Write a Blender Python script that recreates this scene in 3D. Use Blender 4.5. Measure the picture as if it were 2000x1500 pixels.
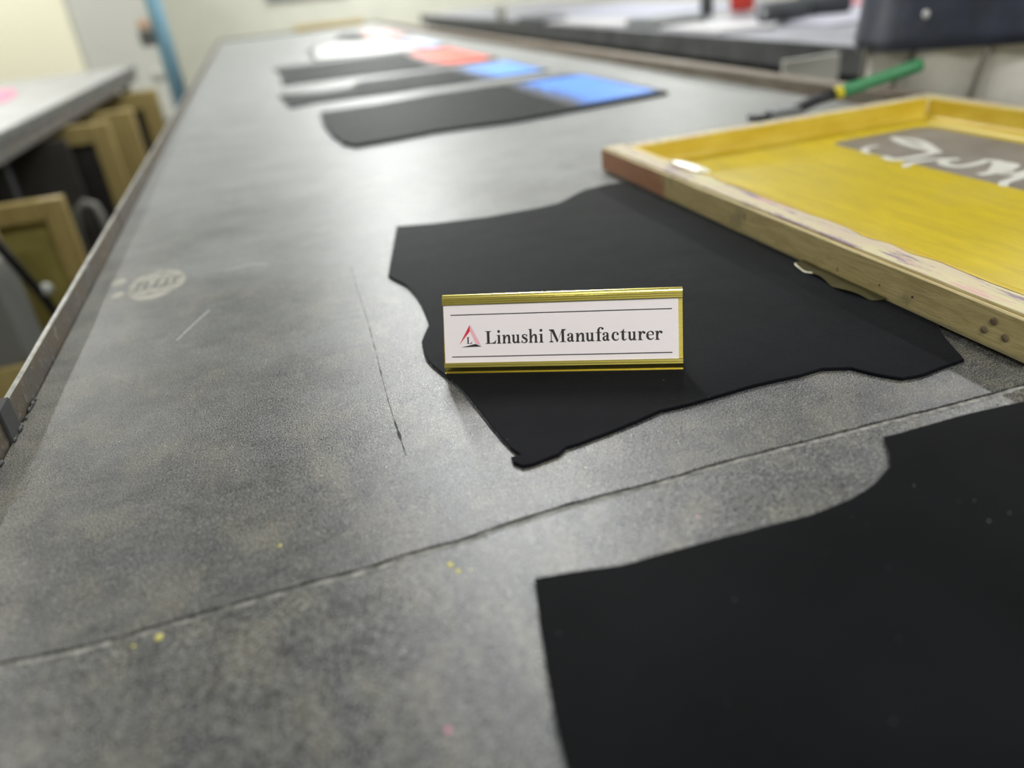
import bpy, bmesh, math, random
from mathutils import Vector, Matrix, noise
random.seed(7)
C = bpy.context.scene.collection
for o in list(bpy.data.objects): bpy.data.objects.remove(o)
sc = bpy.context.scene
PI = math.pi

# ------------------------------------------------------------------ camera
# world: table top is z = 0, the table runs along +Y, floor is z = -0.78 (metres)
FLOOR = -0.78
cam = bpy.data.cameras.new('camera'); camo = bpy.data.objects.new('camera', cam); C.objects.link(camo)
Yd = Vector((-530, 746, -1500)).normalized()
hz = Vector((1, 0.1075, 0))
up = -Yd.cross(hz); up.normalize()
if up.y < 0: up = -up
Xd = Yd.cross(up)
R = Matrix((Xd, Yd, up))                            # camera axes -> world
camo.matrix_world = Matrix.Translation((0, 0, 0.30)) @ R.to_4x4()
cam.sensor_width = 36; cam.lens = 27; cam.clip_start = 0.02; cam.clip_end = 60
cam.dof.use_dof = True; cam.dof.focus_distance = 0.625; cam.dof.aperture_fstop = 2.4
sc.camera = camo
sc.view_settings.view_transform = 'Standard'; sc.view_settings.look = 'None'
sc.view_settings.gamma = 1; sc.view_settings.use_curve_mapping = False
sc.view_settings.exposure = 0.0

# ------------------------------------------------------------------ world + lamps
w = bpy.data.worlds.new('world'); sc.world = w; w.use_nodes = True
w.node_tree.nodes['Background'].inputs[0].default_value = (0.9, 0.95, 1.0, 1)
w.node_tree.nodes['Background'].inputs[1].default_value = 0.25
CEIL = 2.45
#        x, y, rot(deg), watts, length
LAMPS = [(0.95, 3.20, 90, 66, 1.2, 'over the middle of the long printing table'), (0.95, 7.9, 90, 75, 1.2, 'over the far half of the long printing table'),
         (0.78, 5.45, 90, 42, 1.2, 'between the other two over the long printing table'), (1.60, 10.9, 90, 95, 1.2, 'nearest the far wall beyond the printing table'),
         (-2.4, 3.1, 90, 28, 1.2, 'over the left side table'), (-2.4, 8.2, 90, 58, 1.2, 'in front of the cream partition'),
         (3.6, 3.1, 90, 45, 1.2, 'over the near half of the right table'), (4.75, 9.1, 90, 80, 1.2, 'over the far half of the right table'),
         (-0.4, -1.5, 0, 52, 1.2, 'behind the camera on the left'), (1.6, -1.4, 0, 60, 1.2, 'behind the camera on the right')]

# ------------------------------------------------------------------ helpers
def tag(o, label=None, cat=None, group=None, kind=None):
    if label: o['label'] = label
    if cat: o['category'] = cat
    if group: o['group'] = group
    if kind: o['kind'] = kind
    return o
def link(o, parent=None):
    C.objects.link(o)
    if parent: o.parent = parent
    return o
def obj(name, bm, mat=None, parent=None, smooth=False, M=None):
    me = bpy.data.meshes.new(name); bm.normal_update(); bm.to_mesh(me); bm.free()
    if mat:
        for m in (mat if isinstance(mat, (list, tuple)) else [mat]): me.materials.append(m)
    if smooth:
        for p in me.polygons: p.use_smooth = True
    o = bpy.data.objects.new(name, me)
    if M is not None: o.matrix_basis = M
    return link(o, parent)
def thing(name, label, cat, loc=(0, 0, 0), rz=0, group=None, M=None):
    o = bpy.data.objects.new(name, None); o.empty_display_size = .05
    if M is not None: o.matrix_basis = M
    else: o.location = loc; o.rotation_euler = (0, 0, rz)
    link(o); return tag(o, label, cat, group)
def NB(): return bmesh.new()
def box(bm, x0, x1, y0, y1, z0, z1, bev=0, M=None):
    r = bmesh.ops.create_cube(bm, size=1)['verts']
    for v in r: v.co = Vector(((x0+x1)/2 + v.co.x*(x1-x0), (y0+y1)/2 + v.co.y*(y1-y0), (z0+z1)/2 + v.co.z*(z1-z0)))
    if bev:
        es = list({e for v in r for e in v.link_edges})
        g = bmesh.ops.bevel(bm, geom=es, offset=bev, segments=2, affect='EDGES', profile=.6)
        r = g['verts']
    if M is not None:
        for v in r: v.co = M @ v.co
    return bm
def tube(bm, pts, rad, n=12, cap=True):
    pts = [Vector(p) for p in pts]; rs = rad if isinstance(rad, (list, tuple)) else [rad]*len(pts)
    rings = []
    for i, p in enumerate(pts):
        d = (pts[min(i+1, len(pts)-1)] - pts[max(i-1, 0)]).normalized()
        a = d.cross(Vector((0, 0, 1)))
        if a.length < 1e-3: a = Vector((1, 0, 0))
        a.normalize(); b = d.cross(a)
        rings.append([bm.verts.new(p + (a*math.cos(t)+b*math.sin(t))*rs[i]) for t in [2*PI*k/n for k in range(n)]])
    for i in range(len(rings)-1):
        for k in range(n): bm.faces.new((rings[i][k], rings[i][(k+1) % n], rings[i+1][(k+1) % n], rings[i+1][k]))
    if cap: bm.faces.new(rings[0][::-1]); bm.faces.new(rings[-1])
    return bm
def lathe(bm, prof, n=20, M=None, flat=1.0):
    rings = [[bm.verts.new((r*math.cos(2*PI*k/n), r*flat*math.sin(2*PI*k/n), z)) for k in range(n)] for r, z in prof]
    for i in range(len(rings)-1):
        for k in range(n): bm.faces.new((rings[i][k], rings[i][(k+1) % n], rings[i+1][(k+1) % n], rings[i+1][k]))
    bm.faces.new(rings[0][::-1]); bm.faces.new(rings[-1])
    if M is not None:
        for rg in rings:
            for v in rg: v.co = M @ v.co
    return bm
def catmull(P, n=6, closed=False):
    P = [Vector(p).to_3d() if len(p) == 2 else Vector(p) for p in P]; out = []
    L = len(P)
    for i in range(L if closed else L-1):
        g = (lambda k: P[k % L]) if closed else (lambda k: P[max(0, min(L-1, k))])
        a, b, c, d = g(i-1), g(i), g(i+1), g(i+2)
        for k in range(n):
            t = k/n
            out.append(.5*((2*b)+(c-a)*t+(2*a-5*b+4*c-d)*t*t+(3*b-a-3*c+d)*t**3))
    if not closed: out.append(P[-1])
    return out
def densify(P, step):
    out = []; n = len(P)
    for i in range(n):
        a, b = Vector(P[i][:2]), Vector(P[(i+1) % n][:2]); k = max(1, int((b-a).length/step))
        for j in range(k): out.append(a.lerp(b, j/k))
    return out
def sheet(name, P, z0, z1, mat, parent=None, step=0, jit=0, seed=0, bev=0, M=None):
    """closed outline P -> slab between z0 and z1"""
    if step: P = densify(P, step)
    P = [Vector(p[:2]) for p in P]
    if jit:
        Q = []
        for i, p in enumerate(P):
            nrm = (P[(i+1) % len(P)] - P[i-1]); nrm = Vector((nrm.y, -nrm.x)).normalized() if nrm.length > 1e-9 else Vector((0, 0))
            s = noise.noise(Vector((p.x*60+seed, p.y*60, 1)))*1.3 + noise.noise(Vector((p.x*260, p.y*260+seed, 3)))
            Q.append(p + nrm*s*jit)
        P = Q
    bm = NB(); vs = [bm.verts.new((p.x, p.y, z1)) for p in P]
    f = bm.faces.new(vs); f.normal_update()
    if f.normal.z < 0: f.normal_flip()
    r = bmesh.ops.extrude_face_region(bm, geom=[f])
    top = [v for v in r['geom'] if isinstance(v, bmesh.types.BMVert)]
    # the extruded copy becomes the bottom: swap heights
    for v in top: v.co.z = z1
    for v in vs: v.co.z = z0
    if bev:
        ff = [g for g in r['geom'] if isinstance(g, bmesh.types.BMFace)][0]
        bmesh.ops.inset_individual(bm, faces=[ff], thickness=bev, depth=0)
        for v in top:
            v.co.z = z1 - bev*.6
    bmesh.ops.recalc_face_normals(bm, faces=bm.faces[:])
    bmesh.ops.triangulate(bm, faces=[g for g in bm.faces if len(g.verts) > 4])
    return obj(name, bm, mat, parent, M=M)
def ribbon(bm, pts, widths, z=0, up3=None):
    """flat strip following pts with a width at each point"""
    pts = [Vector(p[:2]) for p in pts]; ws = widths if isinstance(widths, (list, tuple)) else [widths]*len(pts)
    L = []
    for i, p in enumerate(pts):
        d = pts[min(i+1, len(pts)-1)] - pts[max(i-1, 0)]; d = d.normalized() if d.length > 1e-9 else Vector((1, 0))
        nn = Vector((-d.y, d.x))*ws[i]/2
        L.append((bm.verts.new((p.x+nn.x, p.y+nn.y, z)), bm.verts.new((p.x-nn.x, p.y-nn.y, z))))
    for a, b in zip(L, L[1:]): bm.faces.new((a[0], a[1], b[1], b[0]))
    return bm
def poly(bm, P, z=0):
    f = bm.faces.new([bm.verts.new((p[0], p[1], z)) for p in P]); f.normal_update()
    if f.normal.z < 0: f.normal_flip()
    return f
def disc(bm, x, y, r, z=0, n=14, sy=1.0):
    return poly(bm, [(x+r*math.cos(2*PI*k/n), y+r*sy*math.sin(2*PI*k/n)) for k in range(n)], z)
def copy_tree(o, parent=None):
    c = o.copy(); C.objects.link(c)
    if parent: c.parent = parent
    for ch in [x for x in bpy.data.objects if x.parent == o]: copy_tree(ch, c)
    return c

# ------------------------------------------------------------------ materials
def mat(name, col, rough=.5, metal=0, spec=.5, bump=0, bscale=200, var=0, vscale=8, sheen=0, col2=None, coat=0, emit=None, detail=6, bdist=.001, stretch=(1, 1, 1), bstretch=None, sheencol=None):
    m = bpy.data.materials.new(name); m.use_nodes = True; nt = m.node_tree; b = nt.nodes['Principled BSDF']
    b.inputs['Base Color'].default_value = (*col, 1); b.inputs['Roughness'].default_value = rough
    b.inputs['Metallic'].default_value = metal; b.inputs['Specular IOR Level'].default_value = spec
    if sheen:
        b.inputs['Sheen Weight'].default_value = sheen; b.inputs['Sheen Roughness'].default_value = .5
        if sheencol: b.inputs['Sheen Tint'].default_value = (*sheencol, 1)
    if coat: b.inputs['Coat Weight'].default_value = coat; b.inputs['Coat Roughness'].default_value = .12
    if emit: b.inputs['Emission Color'].default_value = (*emit[0], 1); b.inputs['Emission Strength'].default_value = emit[1]
    if var or bump or col2:
        tc = nt.nodes.new('ShaderNodeTexCoord')
    if var or col2:
        mp = nt.nodes.new('ShaderNodeMapping'); mp.inputs['Scale'].default_value = stretch
        nt.links.new(tc.outputs['Object'], mp.inputs[0])
        n = nt.nodes.new('ShaderNodeTexNoise'); n.inputs['Scale'].default_value = vscale; n.inputs['Detail'].default_value = detail; n.inputs['Roughness'].default_value = .6
        nt.links.new(mp.outputs[0], n.inputs['Vector'])
        r = nt.nodes.new('ShaderNodeValToRGB'); r.color_ramp.elements[0].position = .35; r.color_ramp.elements[1].position = .65
        c2 = col2 or tuple(min(1, c*(1+var)) for c in col); c1 = col if col2 else tuple(c*(1-var) for c in col)
        r.color_ramp.elements[0].color = (*c1, 1); r.color_ramp.elements[1].color = (*c2, 1)
        nt.links.new(n.outputs[0], r.inputs[0]); nt.links.new(r.outputs[0], b.inputs['Base Color'])
    if bump:
        n2 = nt.nodes.new('ShaderNodeTexNoise'); n2.inputs['Scale'].default_value = bscale; n2.inputs['Detail'].default_value = 3
        if bstretch:
            mp2 = nt.nodes.new('ShaderNodeMapping'); mp2.inputs['Scale'].default_value = bstretch
            nt.links.new(tc.outputs['Object'], mp2.inputs[0]); nt.links.new(mp2.outputs[0], n2.inputs['Vector'])
        else: nt.links.new(tc.outputs['Object'], n2.inputs['Vector'])
        bp = nt.nodes.new('ShaderNodeBump'); bp.inputs['Strength'].default_value = bump; bp.inputs['Distance'].default_value = bdist
        nt.links.new(n2.outputs[0], bp.inputs['Height']); nt.links.new(bp.outputs[0], b.inputs['Normal'])
    return m

class G:
    """tiny node-graph helper"""
    def __init__(s, name):
        s.m = bpy.data.materials.new(name); s.m.use_nodes = True; s.nt = s.m.node_tree; s.b = s.nt.nodes['Principled BSDF']
        s.tc = s.nt.nodes.new('ShaderNodeTexCoord')
    def put(s, sock, v):
        if isinstance(v, bpy.types.NodeSocket): s.nt.links.new(v, sock)
        elif isinstance(v, tuple) and len(v) == 3 and sock.type == 'RGBA': sock.default_value = (*v, 1)
        else: sock.default_value = v
    def noise(s, scale, detail=6, rough=.6, stretch=None, off=(0, 0, 0), dist=0):
        mp = s.nt.nodes.new('ShaderNodeMapping'); mp.inputs['Scale'].default_value = stretch or (1, 1, 1); mp.inputs['Location'].default_value = off
        s.nt.links.new(s.tc.outputs['Object'], mp.inputs[0])
        n = s.nt.nodes.new('ShaderNodeTexNoise'); n.inputs['Scale'].default_value = scale; n.inputs['Detail'].default_value = detail
        n.inputs['Roughness'].default_value = rough; n.inputs['Distortion'].default_value = dist
        s.nt.links.new(mp.outputs[0], n.inputs['Vector']); return n.outputs[0]
    def ramp(s, v, a, b_, lo=0., hi=1.):
        n = s.nt.nodes.new('ShaderNodeMapRange'); n.interpolation_type = 'SMOOTHSTEP'
        s.put(n.inputs[0], v); n.inputs[1].default_value = a; n.inputs[2].default_value = b_; n.inputs[3].default_value = lo; n.inputs[4].default_value = hi
        return n.outputs[0]
    def mix(s, f, a, b_):
        n = s.nt.nodes.new('ShaderNodeMix'); n.data_type = 'RGBA'
        s.put(n.inputs[0], f); s.put(n.inputs[6], a); s.put(n.inputs[7], b_); return n.outputs[2]
    def math(s, op, a, b_=0.):
        n = s.nt.nodes.new('ShaderNodeMath'); n.operation = op; s.put(n.inputs[0], a); s.put(n.inputs[1], b_); return n.outputs[0]
    def xyz(s):
        n = s.nt.nodes.new('ShaderNodeSeparateXYZ'); s.nt.links.new(s.tc.outputs['Object'], n.inputs[0]); return n.outputs
    def bump(s, h, strength, dist=.001, normal=None):
        n = s.nt.nodes.new('ShaderNodeBump'); n.inputs['Strength'].default_value = strength; n.inputs['Distance'].default_value = dist
        s.put(n.inputs['Height'], h)
        if normal: s.nt.links.new(normal, n.inputs['Normal'])
        return n.outputs[0]
    def set(s, **k):
        names = dict(col='Base Color', rough='Roughness', nrm='Normal', metal='Metallic', spec='Specular IOR Level', coat='Coat Weight', sheen='Sheen Weight', trans='Transmission Weight', alpha='Alpha')
        for a, v in k.items(): s.put(s.b.inputs[names[a]], v)
        return s.m
    def rect(s, x0, x1, y0, y1, e=.003):
        X, Y_, Z_ = s.xyz()
        a = s.math('MULTIPLY', s.ramp(X, x0-e, x0+e), s.ramp(X, x1+e, x1-e)) if False else None
        f = s.math('MULTIPLY', s.ramp(X, x0-e, x0+e), s.math('SUBTRACT', 1., s.ramp(X, x1-e, x1+e)))
        g = s.math('MULTIPLY', s.ramp(Y_, y0-e, y0+e), s.math('SUBTRACT', 1., s.ramp(Y_, y1-e, y1+e)))
        return s.math('MULTIPLY', f, g)

# printing-table surface: timeworn grey rubber sheet
def table_mat():
    g = G('worn_table_sheet')
    big = g.noise(5, 5, .6, stretch=(1, 1.3, 1)); mid = g.noise(34, 10, .75, stretch=(1, 1.7, 1), dist=.15); mid2 = g.noise(17, 8, .7, stretch=(1.6, 1, 1), off=(3, 1, 0), dist=.3)
    fine = g.noise(260, 4, .7); X, Y_, Z_ = g.xyz()
    base = g.mix(g.ramp(mid, .35, .68), (.014, .015, .017), (.086, .086, .081))
    base = g.mix(g.math('MULTIPLY', g.ramp(mid2, .44, .66), .62), base, (.165, .150, .108))
    base = g.mix(g.math('MULTIPLY', g.ramp(big, .5, .68), .55), base, (.046, .052, .062))
    nearL = g.math('MULTIPLY', g.math('SUBTRACT', 1., g.ramp(g.math('ADD', X, g.math('MULTIPLY', g.math('SUBTRACT', g.noise(14, 7, .7, off=(6, 6, 0)), .5), .22)), -.27, -.16)), g.ramp(g.noise(9, 6, .7), .3, .62))
    base = g.mix(g.math('MULTIPLY', nearL, .65), base, (.27, .25, .20))
    nearE = g.math('MULTIPLY', g.ramp(X, .98, 1.13), .7)
    base = g.mix(nearE, base, (.33, .31, .26))
    far_glare = g.math('MULTIPLY', g.ramp(g.math('ADD', Y_, g.math('MULTIPLY', big, 1.2)), 0.9, 2.4), g.ramp(g.noise(7, 6, .7, stretch=(1, 1.6, 1), off=(8, 1, 0)), .3, .7, .58, .90))
    base = g.mix(far_glare, base, (.36, .372, .36))  # grazing glare on the far table put into the base colour
    micro = g.noise(900, 2, .7, off=(1, 1, 0))
    base = g.mix(g.math('MULTIPLY', g.ramp(micro, .52, .68), .70), base, (.34, .34, .32)); base = g.mix(g.math('MULTIPLY', g.ramp(micro, .49, .36), .85), base, (.008, .008, .009))
    base = g.mix(g.math('MULTIPLY', g.ramp(fine, .52, .72), .30), base, (.42, .41, .38))
    base = g.mix(g.math('MULTIPLY', g.ramp(fine, .48, .28), .6), base, (.030, .031, .032))
    grain = g.noise(850, 2, .6); g2 = g.noise(420, 3, .6); g3 = g.noise(40, 3, .5)
    n = g.bump(g3, .04, .003); n = g.bump(g2, .30, .0005, n); n = g.bump(grain, .60, .00045, n)
    rough = g.math('ADD', g.ramp(micro, .36, .62, .16, .42), g.math('MULTIPLY', far_glare, .20))
    return g.set(col=base, rough=rough, nrm=n, spec=.75)
M_table = table_mat()
M_lip = mat('pale_sheet_edge', (.20, .195, .175), .6, var=.6, vscale=120, bump=.5, bscale=700)
M_black = mat('dark_gap', (.012, .012, .012), .8)
def rust_mat(name, c1, c2, c3, ros=.5, metal=.35):
    g = G(name)
    a = g.noise(22, 8, .7, stretch=(1, .5, 1)); b_ = g.noise(90, 6, .7, off=(2, 0, 0))
    col = g.mix(g.ramp(a, .38, .62), c1, c2); col = g.mix(g.math('MULTIPLY', g.ramp(b_, .52, .68), .8), col, c3)
    n = g.bump(b_, .6, .002)
    return g.set(col=col, rough=g.ramp(a, .3, .7, ros-.12, ros+.2), nrm=n, metal=metal)
M_rust = rust_mat('rusty_angle_iron', (.085, .075, .062), (.16, .125, .085), (.25, .235, .20))
M_railtop = mat('scraped_steel_edge', (.42, .41, .38), .38, metal=.6, bump=.3, bscale=200, var=.25, vscale=50)
M_brownrail = rust_mat('rusty_brown_rail', (.15, .115, .08), (.23, .20, .155), (.23, .115, .065), metal=.0)
M_dark = mat('dark_painted_steel', (.03, .03, .032), .5, var=.3, vscale=20)
M_sidegrey = rust_mat('grey_brown_table_rim', (.15, .13, .115), (.12, .12, .105), (.20, .165, .15), metal=0)
M_palerub = mat('pale_grey_table_top', (.46, .46, .44), .42, var=.15, vscale=6, bump=.2, bscale=500)
M_rtop = mat('grey_table_top', (.27, .27, .30), .45, var=.25, vscale=4)
M_floor = mat('stained_concrete_floor', (.17, .165, .15), .6, var=.3, vscale=3, bump=.2, bscale=40)
M_wall = mat('cream_green_wall_paint', (.64, .635, .54), .7, var=.05, vscale=1.5)
M_ceil = mat('white_ceiling_paint', (.85, .85, .82), .8)
def cloth_mat(name, col, spec=.03, rough=.5, sheen=.60):
    g = G(name)
    f = g.noise(1400, 2, .6); lint = g.noise(420, 1, .5, off=(5, 5, 0)); big = g.noise(9, 3, .5)
    c = g.mix(g.ramp(big, .3, .7), tuple(k*.85 for k in col), tuple(k*1.25 for k in col))
    c = g.mix(g.ramp(lint, .80, .84), c, (.22, .22, .22))
    n = g.bump(big, .25, .006); n = g.bump(f, .55, .0005, n)
    g.b.inputs['Sheen Roughness'].default_value = .20; g.b.inputs['Sheen Tint'].default_value = (.86, .95, 1, 1)
    return g.set(col=c, rough=rough, nrm=n, spec=spec, sheen=sheen)
M_cloth = cloth_mat('black_fleece', (.0062, .0064, .0082))
M_cloth2 = cloth_mat('black_fleece_near', (.0062, .0064, .0072))
M_gold = mat('brushed_gold_aluminium', (.80, .68, .19), .22, metal=1, bump=.10, bscale=900, bdist=.0002, bstretch=(.02, 1, 1))
M_card = mat('white_card', (.83, .76, .77), .35, spec=.35)
M_ink = mat('black_print_ink', (.010, .008, .009), .5)
M_redink = mat('red_print_ink', (.62, .012, .035), .5)
M_pinkink = mat('pink_print_ink', (.80, .42, .48), .5)

# ------------------------------------------------------------------ the room shell
def struct(name, bm, m, parent=None):
    o = obj(name, bm, m, parent)
    if not parent: o['kind'] = 'structure'
    return o
XL, XR, YF, YB = -4.2, 5.2, -3.2, 12.0
struct('floor', box(NB(), XL, XR, YF, YB, FLOOR-.1, FLOOR), M_floor)
struct('ceiling', box(NB(), XL, XR, YF, YB, CEIL, CEIL+.1), M_ceil)
struct('wall_left', box(NB(), XL-.1, XL, YF, YB, FLOOR, CEIL), M_wall)
struct('wall_right', box(NB(), XR, XR+.1, YF, YB, FLOOR, CEIL), M_wall)
struct('wall_back', box(NB(), XL, XR, YB, YB+.1, FLOOR, CEIL), M_wall)
struct('wall_front', box(NB(), XL, XR, YF-.1, YF, FLOOR, CEIL), M_wall)
struct('baseboard_back', box(NB(), XL, XR, YB-.02, YB, FLOOR, FLOOR+.1, .004), mat('grey_skirting', (.35, .34, .3), .6))

# ------------------------------------------------------------------ ceiling lamps
M_house = mat('white_lamp_housing', (.8, .8, .8), .5)
M_tube = mat('lit_lamp_tube', (1, 1, 1), .5, emit=((1, .98, .93), 9))
for i, (x, y, r, wt, ln, where) in enumerate(LAMPS):
    t = thing('ceiling_lamp', 'white twin-tube ceiling lamp ' + where, 'lamp', (x, y, CEIL), math.radians(r), 'ceiling lamps of the hall')
    bm = NB(); box(bm, -ln/2-.03, ln/2+.03, -.07, .07, -.07, -.002, .006); obj('lamp_housing', bm, M_house, t)
    for s in (-1, 1): obj('lamp_tube', tube(NB(), [(-ln/2, s*.035, -.088), (ln/2, s*.035, -.088)], .013), M_tube, t, True)
    ld = bpy.data.lights.new('tube_light', 'AREA'); ld.shape = 'RECTANGLE'; ld.size = ln; ld.size_y = .14; ld.energy = wt; ld.color = (.97, .99, 1)
    lo = bpy.data.objects.new('tube_light', ld); lo.location = (0, 0, -.11); link(lo, t)

# ------------------------------------------------------------------ main printing table
TX0, TX1, TY0, TY1 = -.258, 1.142, -.9, 8.05
tbl = thing('printing_table', 'long timeworn grey garment printing table running from the foreground to the far wall', 'table', (0, 0, FLOOR))
def T(bm_name, bm, m, parent=tbl, **k):
    o = obj(bm_name, bm, m, parent, **k)
    if parent == tbl: o.location.z = -FLOOR
    return o
seam = [(-.258, .3712), (-.2014, .3701), (-.1571, .365), (-.0956, .3654), (-.0385, .3659), (-.0027, .3648), (.0223, .367), (.054, .3666), (.0809, .3693), (.1224, .3716), (.1575, .3712), (.1932, .3699), (.2239, .3713), (.27, .3706), (.3091, .3692), (.3499, .3683), (.4124, .3657), (.4618, .3653), (.6, .366), (1.142, .366)]
sd = [p for p in catmull(seam, 14)]
def jit(p, k, a): return Vector((p.x, p.y + a*(noise.noise(Vector((p.x*90+k, k, 0))) + .6*noise.noise(Vector((p.x*330, k, 2))))))
far_e = [jit(p, 0, .0009) + Vector((0, .0030)) for p in sd]; near_e = [jit(p, 7, .0006) - Vector((0, .0006)) for p in sd]
o = sheet('table_sheet', far_e + [Vector((TX1, TY1)), Vector((TX0, TY1))], -.004, 0, M_table, tbl); o.location.z = -FLOOR
o = sheet('table_sheet', near_e[::-1] + [Vector((TX0, TY0)), Vector((TX1, TY0))], -.004, .0008, M_table, tbl); o.location.z = -FLOOR
# frayed pale lip of the near sheet along the joint
bm = NB(); ribbon(bm, [p - Vector((0, .0017)) for p in near_e], [.0032*(1+.5*noise.noise(Vector((p.x*70, 5, 5)))) for p in near_e], .00095)
T('sheet_lip', bm, M_lip)
T('table_board', box(NB(), TX0, TX1, TY0, TY1, -.045, -.0045), M_black)
# left angle iron in lengths with gaps, standing proud of the top
def rail_piece(y0, y1, dz=0.):
    bm = NB(); nY = max(2, int((y1-y0)/.03)); prof = [(-.0055, -.06), (-.0012, -.06), (-.0012, .0255), (-.0020, .0270), (-.0048, .0270), (-.0055, .0262)]
    rows = []
    for j in range(nY+1):
        y = y0 + (y1-y0)*j/nY; k = .0012*noise.noise(Vector((0, y*9, 1)))
        rows.append([bm.verts.new((TX0 + a + k, y, b + dz + (k*.6 if b > 0 else 0))) for a, b in prof])
    L = len(prof)
    for j in range(nY):
        for k in range(L):
            f = bm.faces.new((rows[j][k], rows[j][(k+1) % L], rows[j+1][(k+1) % L], rows[j+1][k]))
            if k in (2, 3, 4): f.material_index = 1
    bm.faces.new(rows[0]); bm.faces.new(rows[-1][::-1]); bmesh.ops.recalc_face_normals(bm, faces=bm.faces[:])
    return bm
for y0, y1, dz in ((-.9, .665, -.001), (.672, 1.338, 0), (1.345, 3.4, .001), (3.41, 5.7, 0), (5.71, 8.05, .001)):
    T('edge_rail', rail_piece(y0, y1, dz), [M_rust, M_railtop])
bm = NB(); box(bm, TX0-.050, TX0-.0057, TY0, TY1, -.075, -.046, .002); T('side_beam', bm, M_rust)
# dark packed ink in the corner between rail and sheet near the joint
bm = NB()
for k in range(26):
    y = .50 + .25*random.random(); s = random.uniform(.0015, .004)
    bmesh.ops.create_icosphere(bm, subdivisions=1, radius=s, matrix=Matrix.Translation((TX0 + .0002+random.random()*.0015, y, .001)) @ Matrix.Diagonal((.5, 1.5, .8, 1)))
o = T('ink_crust', bm, M_dark); o['kind'] = 'stuff'
# dark bent end clip where two rails meet
bm = NB(); box(bm, TX0-.0070, TX0+.0016, .640, .668, -.002, .0300, .0012); T('rail_clip', bm, M_dark)
# right rail: brown beam
bm = NB(); box(bm, TX1+.001, TX1+.048, TY0, TY1, -.06, .0285, .002); T('edge_rail', bm, M_brownrail)
T('end_rail', box(NB(), TX0, TX1, TY1+.001, TY1+.03, -.06, .012, .002), M_dark)
for x in (TX0+.02, TX1-.05):
    for y in (-.8, .9, 2.6, 4.3, 6.0, 7.9):
        T('leg', box(NB(), x-.025, x+.025, y-.025, y+.025, FLOOR, -.046, .002), M_dark)
for y in (-.8, .9, 2.6, 4.3, 6.0, 7.9):
    T('cross_beam', box(NB(), TX0+.05, TX1-.08, y-.02, y+.02, -.10, -.046, .002), M_dark)
T('shelf', box(NB(), TX0+.02, TX1-.04, TY0+.1, TY1-.1, -.60, -.58), M_dark)
# cut mark, ghost print, ink spots on the sheet
cut = [(.0566, .934), (.0535, .8561), (.0513, .7562), (.0477, .6752), (.0433, .5873), (.0416, .532), (.0407, .4765)]
cp = catmull(cut, 20); bm = NB()
ribbon(bm, cp, [max(.00025, .0011*(.6+1.6*noise.noise(Vector((p.y*70, 3, 1)))) * (1.6 if p.y < .53 else .8)) for p in cp], .00008)
T('cut_mark', bm, mat('cut_in_sheet', (.010, .010, .011), .7))
g = G('ghost_ink'); nn = g.noise(60, 5, .7)
M_ghost = g.set(col=g.mix(g.ramp(nn, .35, .6), (.22, .215, .19), (.40, .38, .32)), rough=.5, nrm=g.bump(g.noise(900, 2, .6), .5, .0004))
M_ghostdk = mat('ghost_letters', (.13, .13, .125), .5)
bm = NB(); ov = [(-.181+.034*math.cos(t)*(1+.1*math.cos(t)), 1.010+.058*math.sin(t)) for t in [2*PI*k/36 for k in range(36)]]
poly(bm, ov, .00008); disc(bm, -.228, 1.045, .010, .00008, 12, 1.6); disc(bm, -.222, .992, .008, .00008, 12, 1.5)
gp = T('ghost_print', bm, M_ghost); gp['label'] = 'pale oval ghost of an old print on the grey sheet'
bm = NB()
for k, (a, b_) in enumerate(((-.202, .013), (-.192, .018), (-.180, .018), (-.168, .017), (-.158, .012))):
    ribbon(bm, [(a, 1.012-b_), (a+.002, 1.010+b_)], .0032, .00014)
    if k % 2 == 0: ribbon(bm, [(a, 1.012+b_*.7), (a+.008, 1.013+b_*.7)], .0045, .00014)
ribbon(bm, [(-.203, .994), (-.160, .999)], .004, .00014)
o = obj('ghost_lettering', bm, M_ghostdk, gp)
M_white = mat('white_scuff', (.50, .50, .46), .5)
bm = NB(); sp = catmull([(-.1401, .7992), (-.1250, .838), (-.1095, .8739)], 12); ribbon(bm, sp, [.0016*abs(math.sin(i*1.9)) + .0004 for i in range(len(sp))], .0001)
T('scuff_mark', bm, M_white); bm = NB()
sp = catmull([(-.095, 1.0087), (-.068, 1.018), (-.0438, 1.0095)], 10); ribbon(bm, sp, [.003*abs(math.sin(i*1.3)) + .0005 for i in range(len(sp))], .0001)
T('scuff_mark', bm, M_white)
M_ysp = mat('yellow_ink_spot', (.46, .42, .11), .5); M_psp = mat('pink_ink_spot', (.50, .22, .30), .45)
for x, y, r, m in ((-.052, .410, .0017, M_ysp), (-.119, .3565, .0032, M_ysp), (-.132, .355, .0014, M_ysp), (.043, .348, .0026, M_ysp), (.046, .341, .0022, M_ysp), (.053, .339, .0010, M_ysp), (.016, .240, .0022, M_psp), (.193, .329, .0012, M_psp), (.152, .4068, .0009, M_ysp)):
    bm = NB(); r *= .75; bmesh.ops.create_icosphere(bm, subdivisions=2, radius=r, matrix=Matrix.Translation((x, y, .0008 if y < .365 else 0)) @ Matrix.Diagonal((1, 1.3, .18, 1)))
    for v in bm.verts: v.co.x += r*.35*noise.noise(v.co*900)
    T('ink_spot', bm, m, smooth=True)
bm = NB()    # lint and grit sparkling on the sheet
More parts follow.
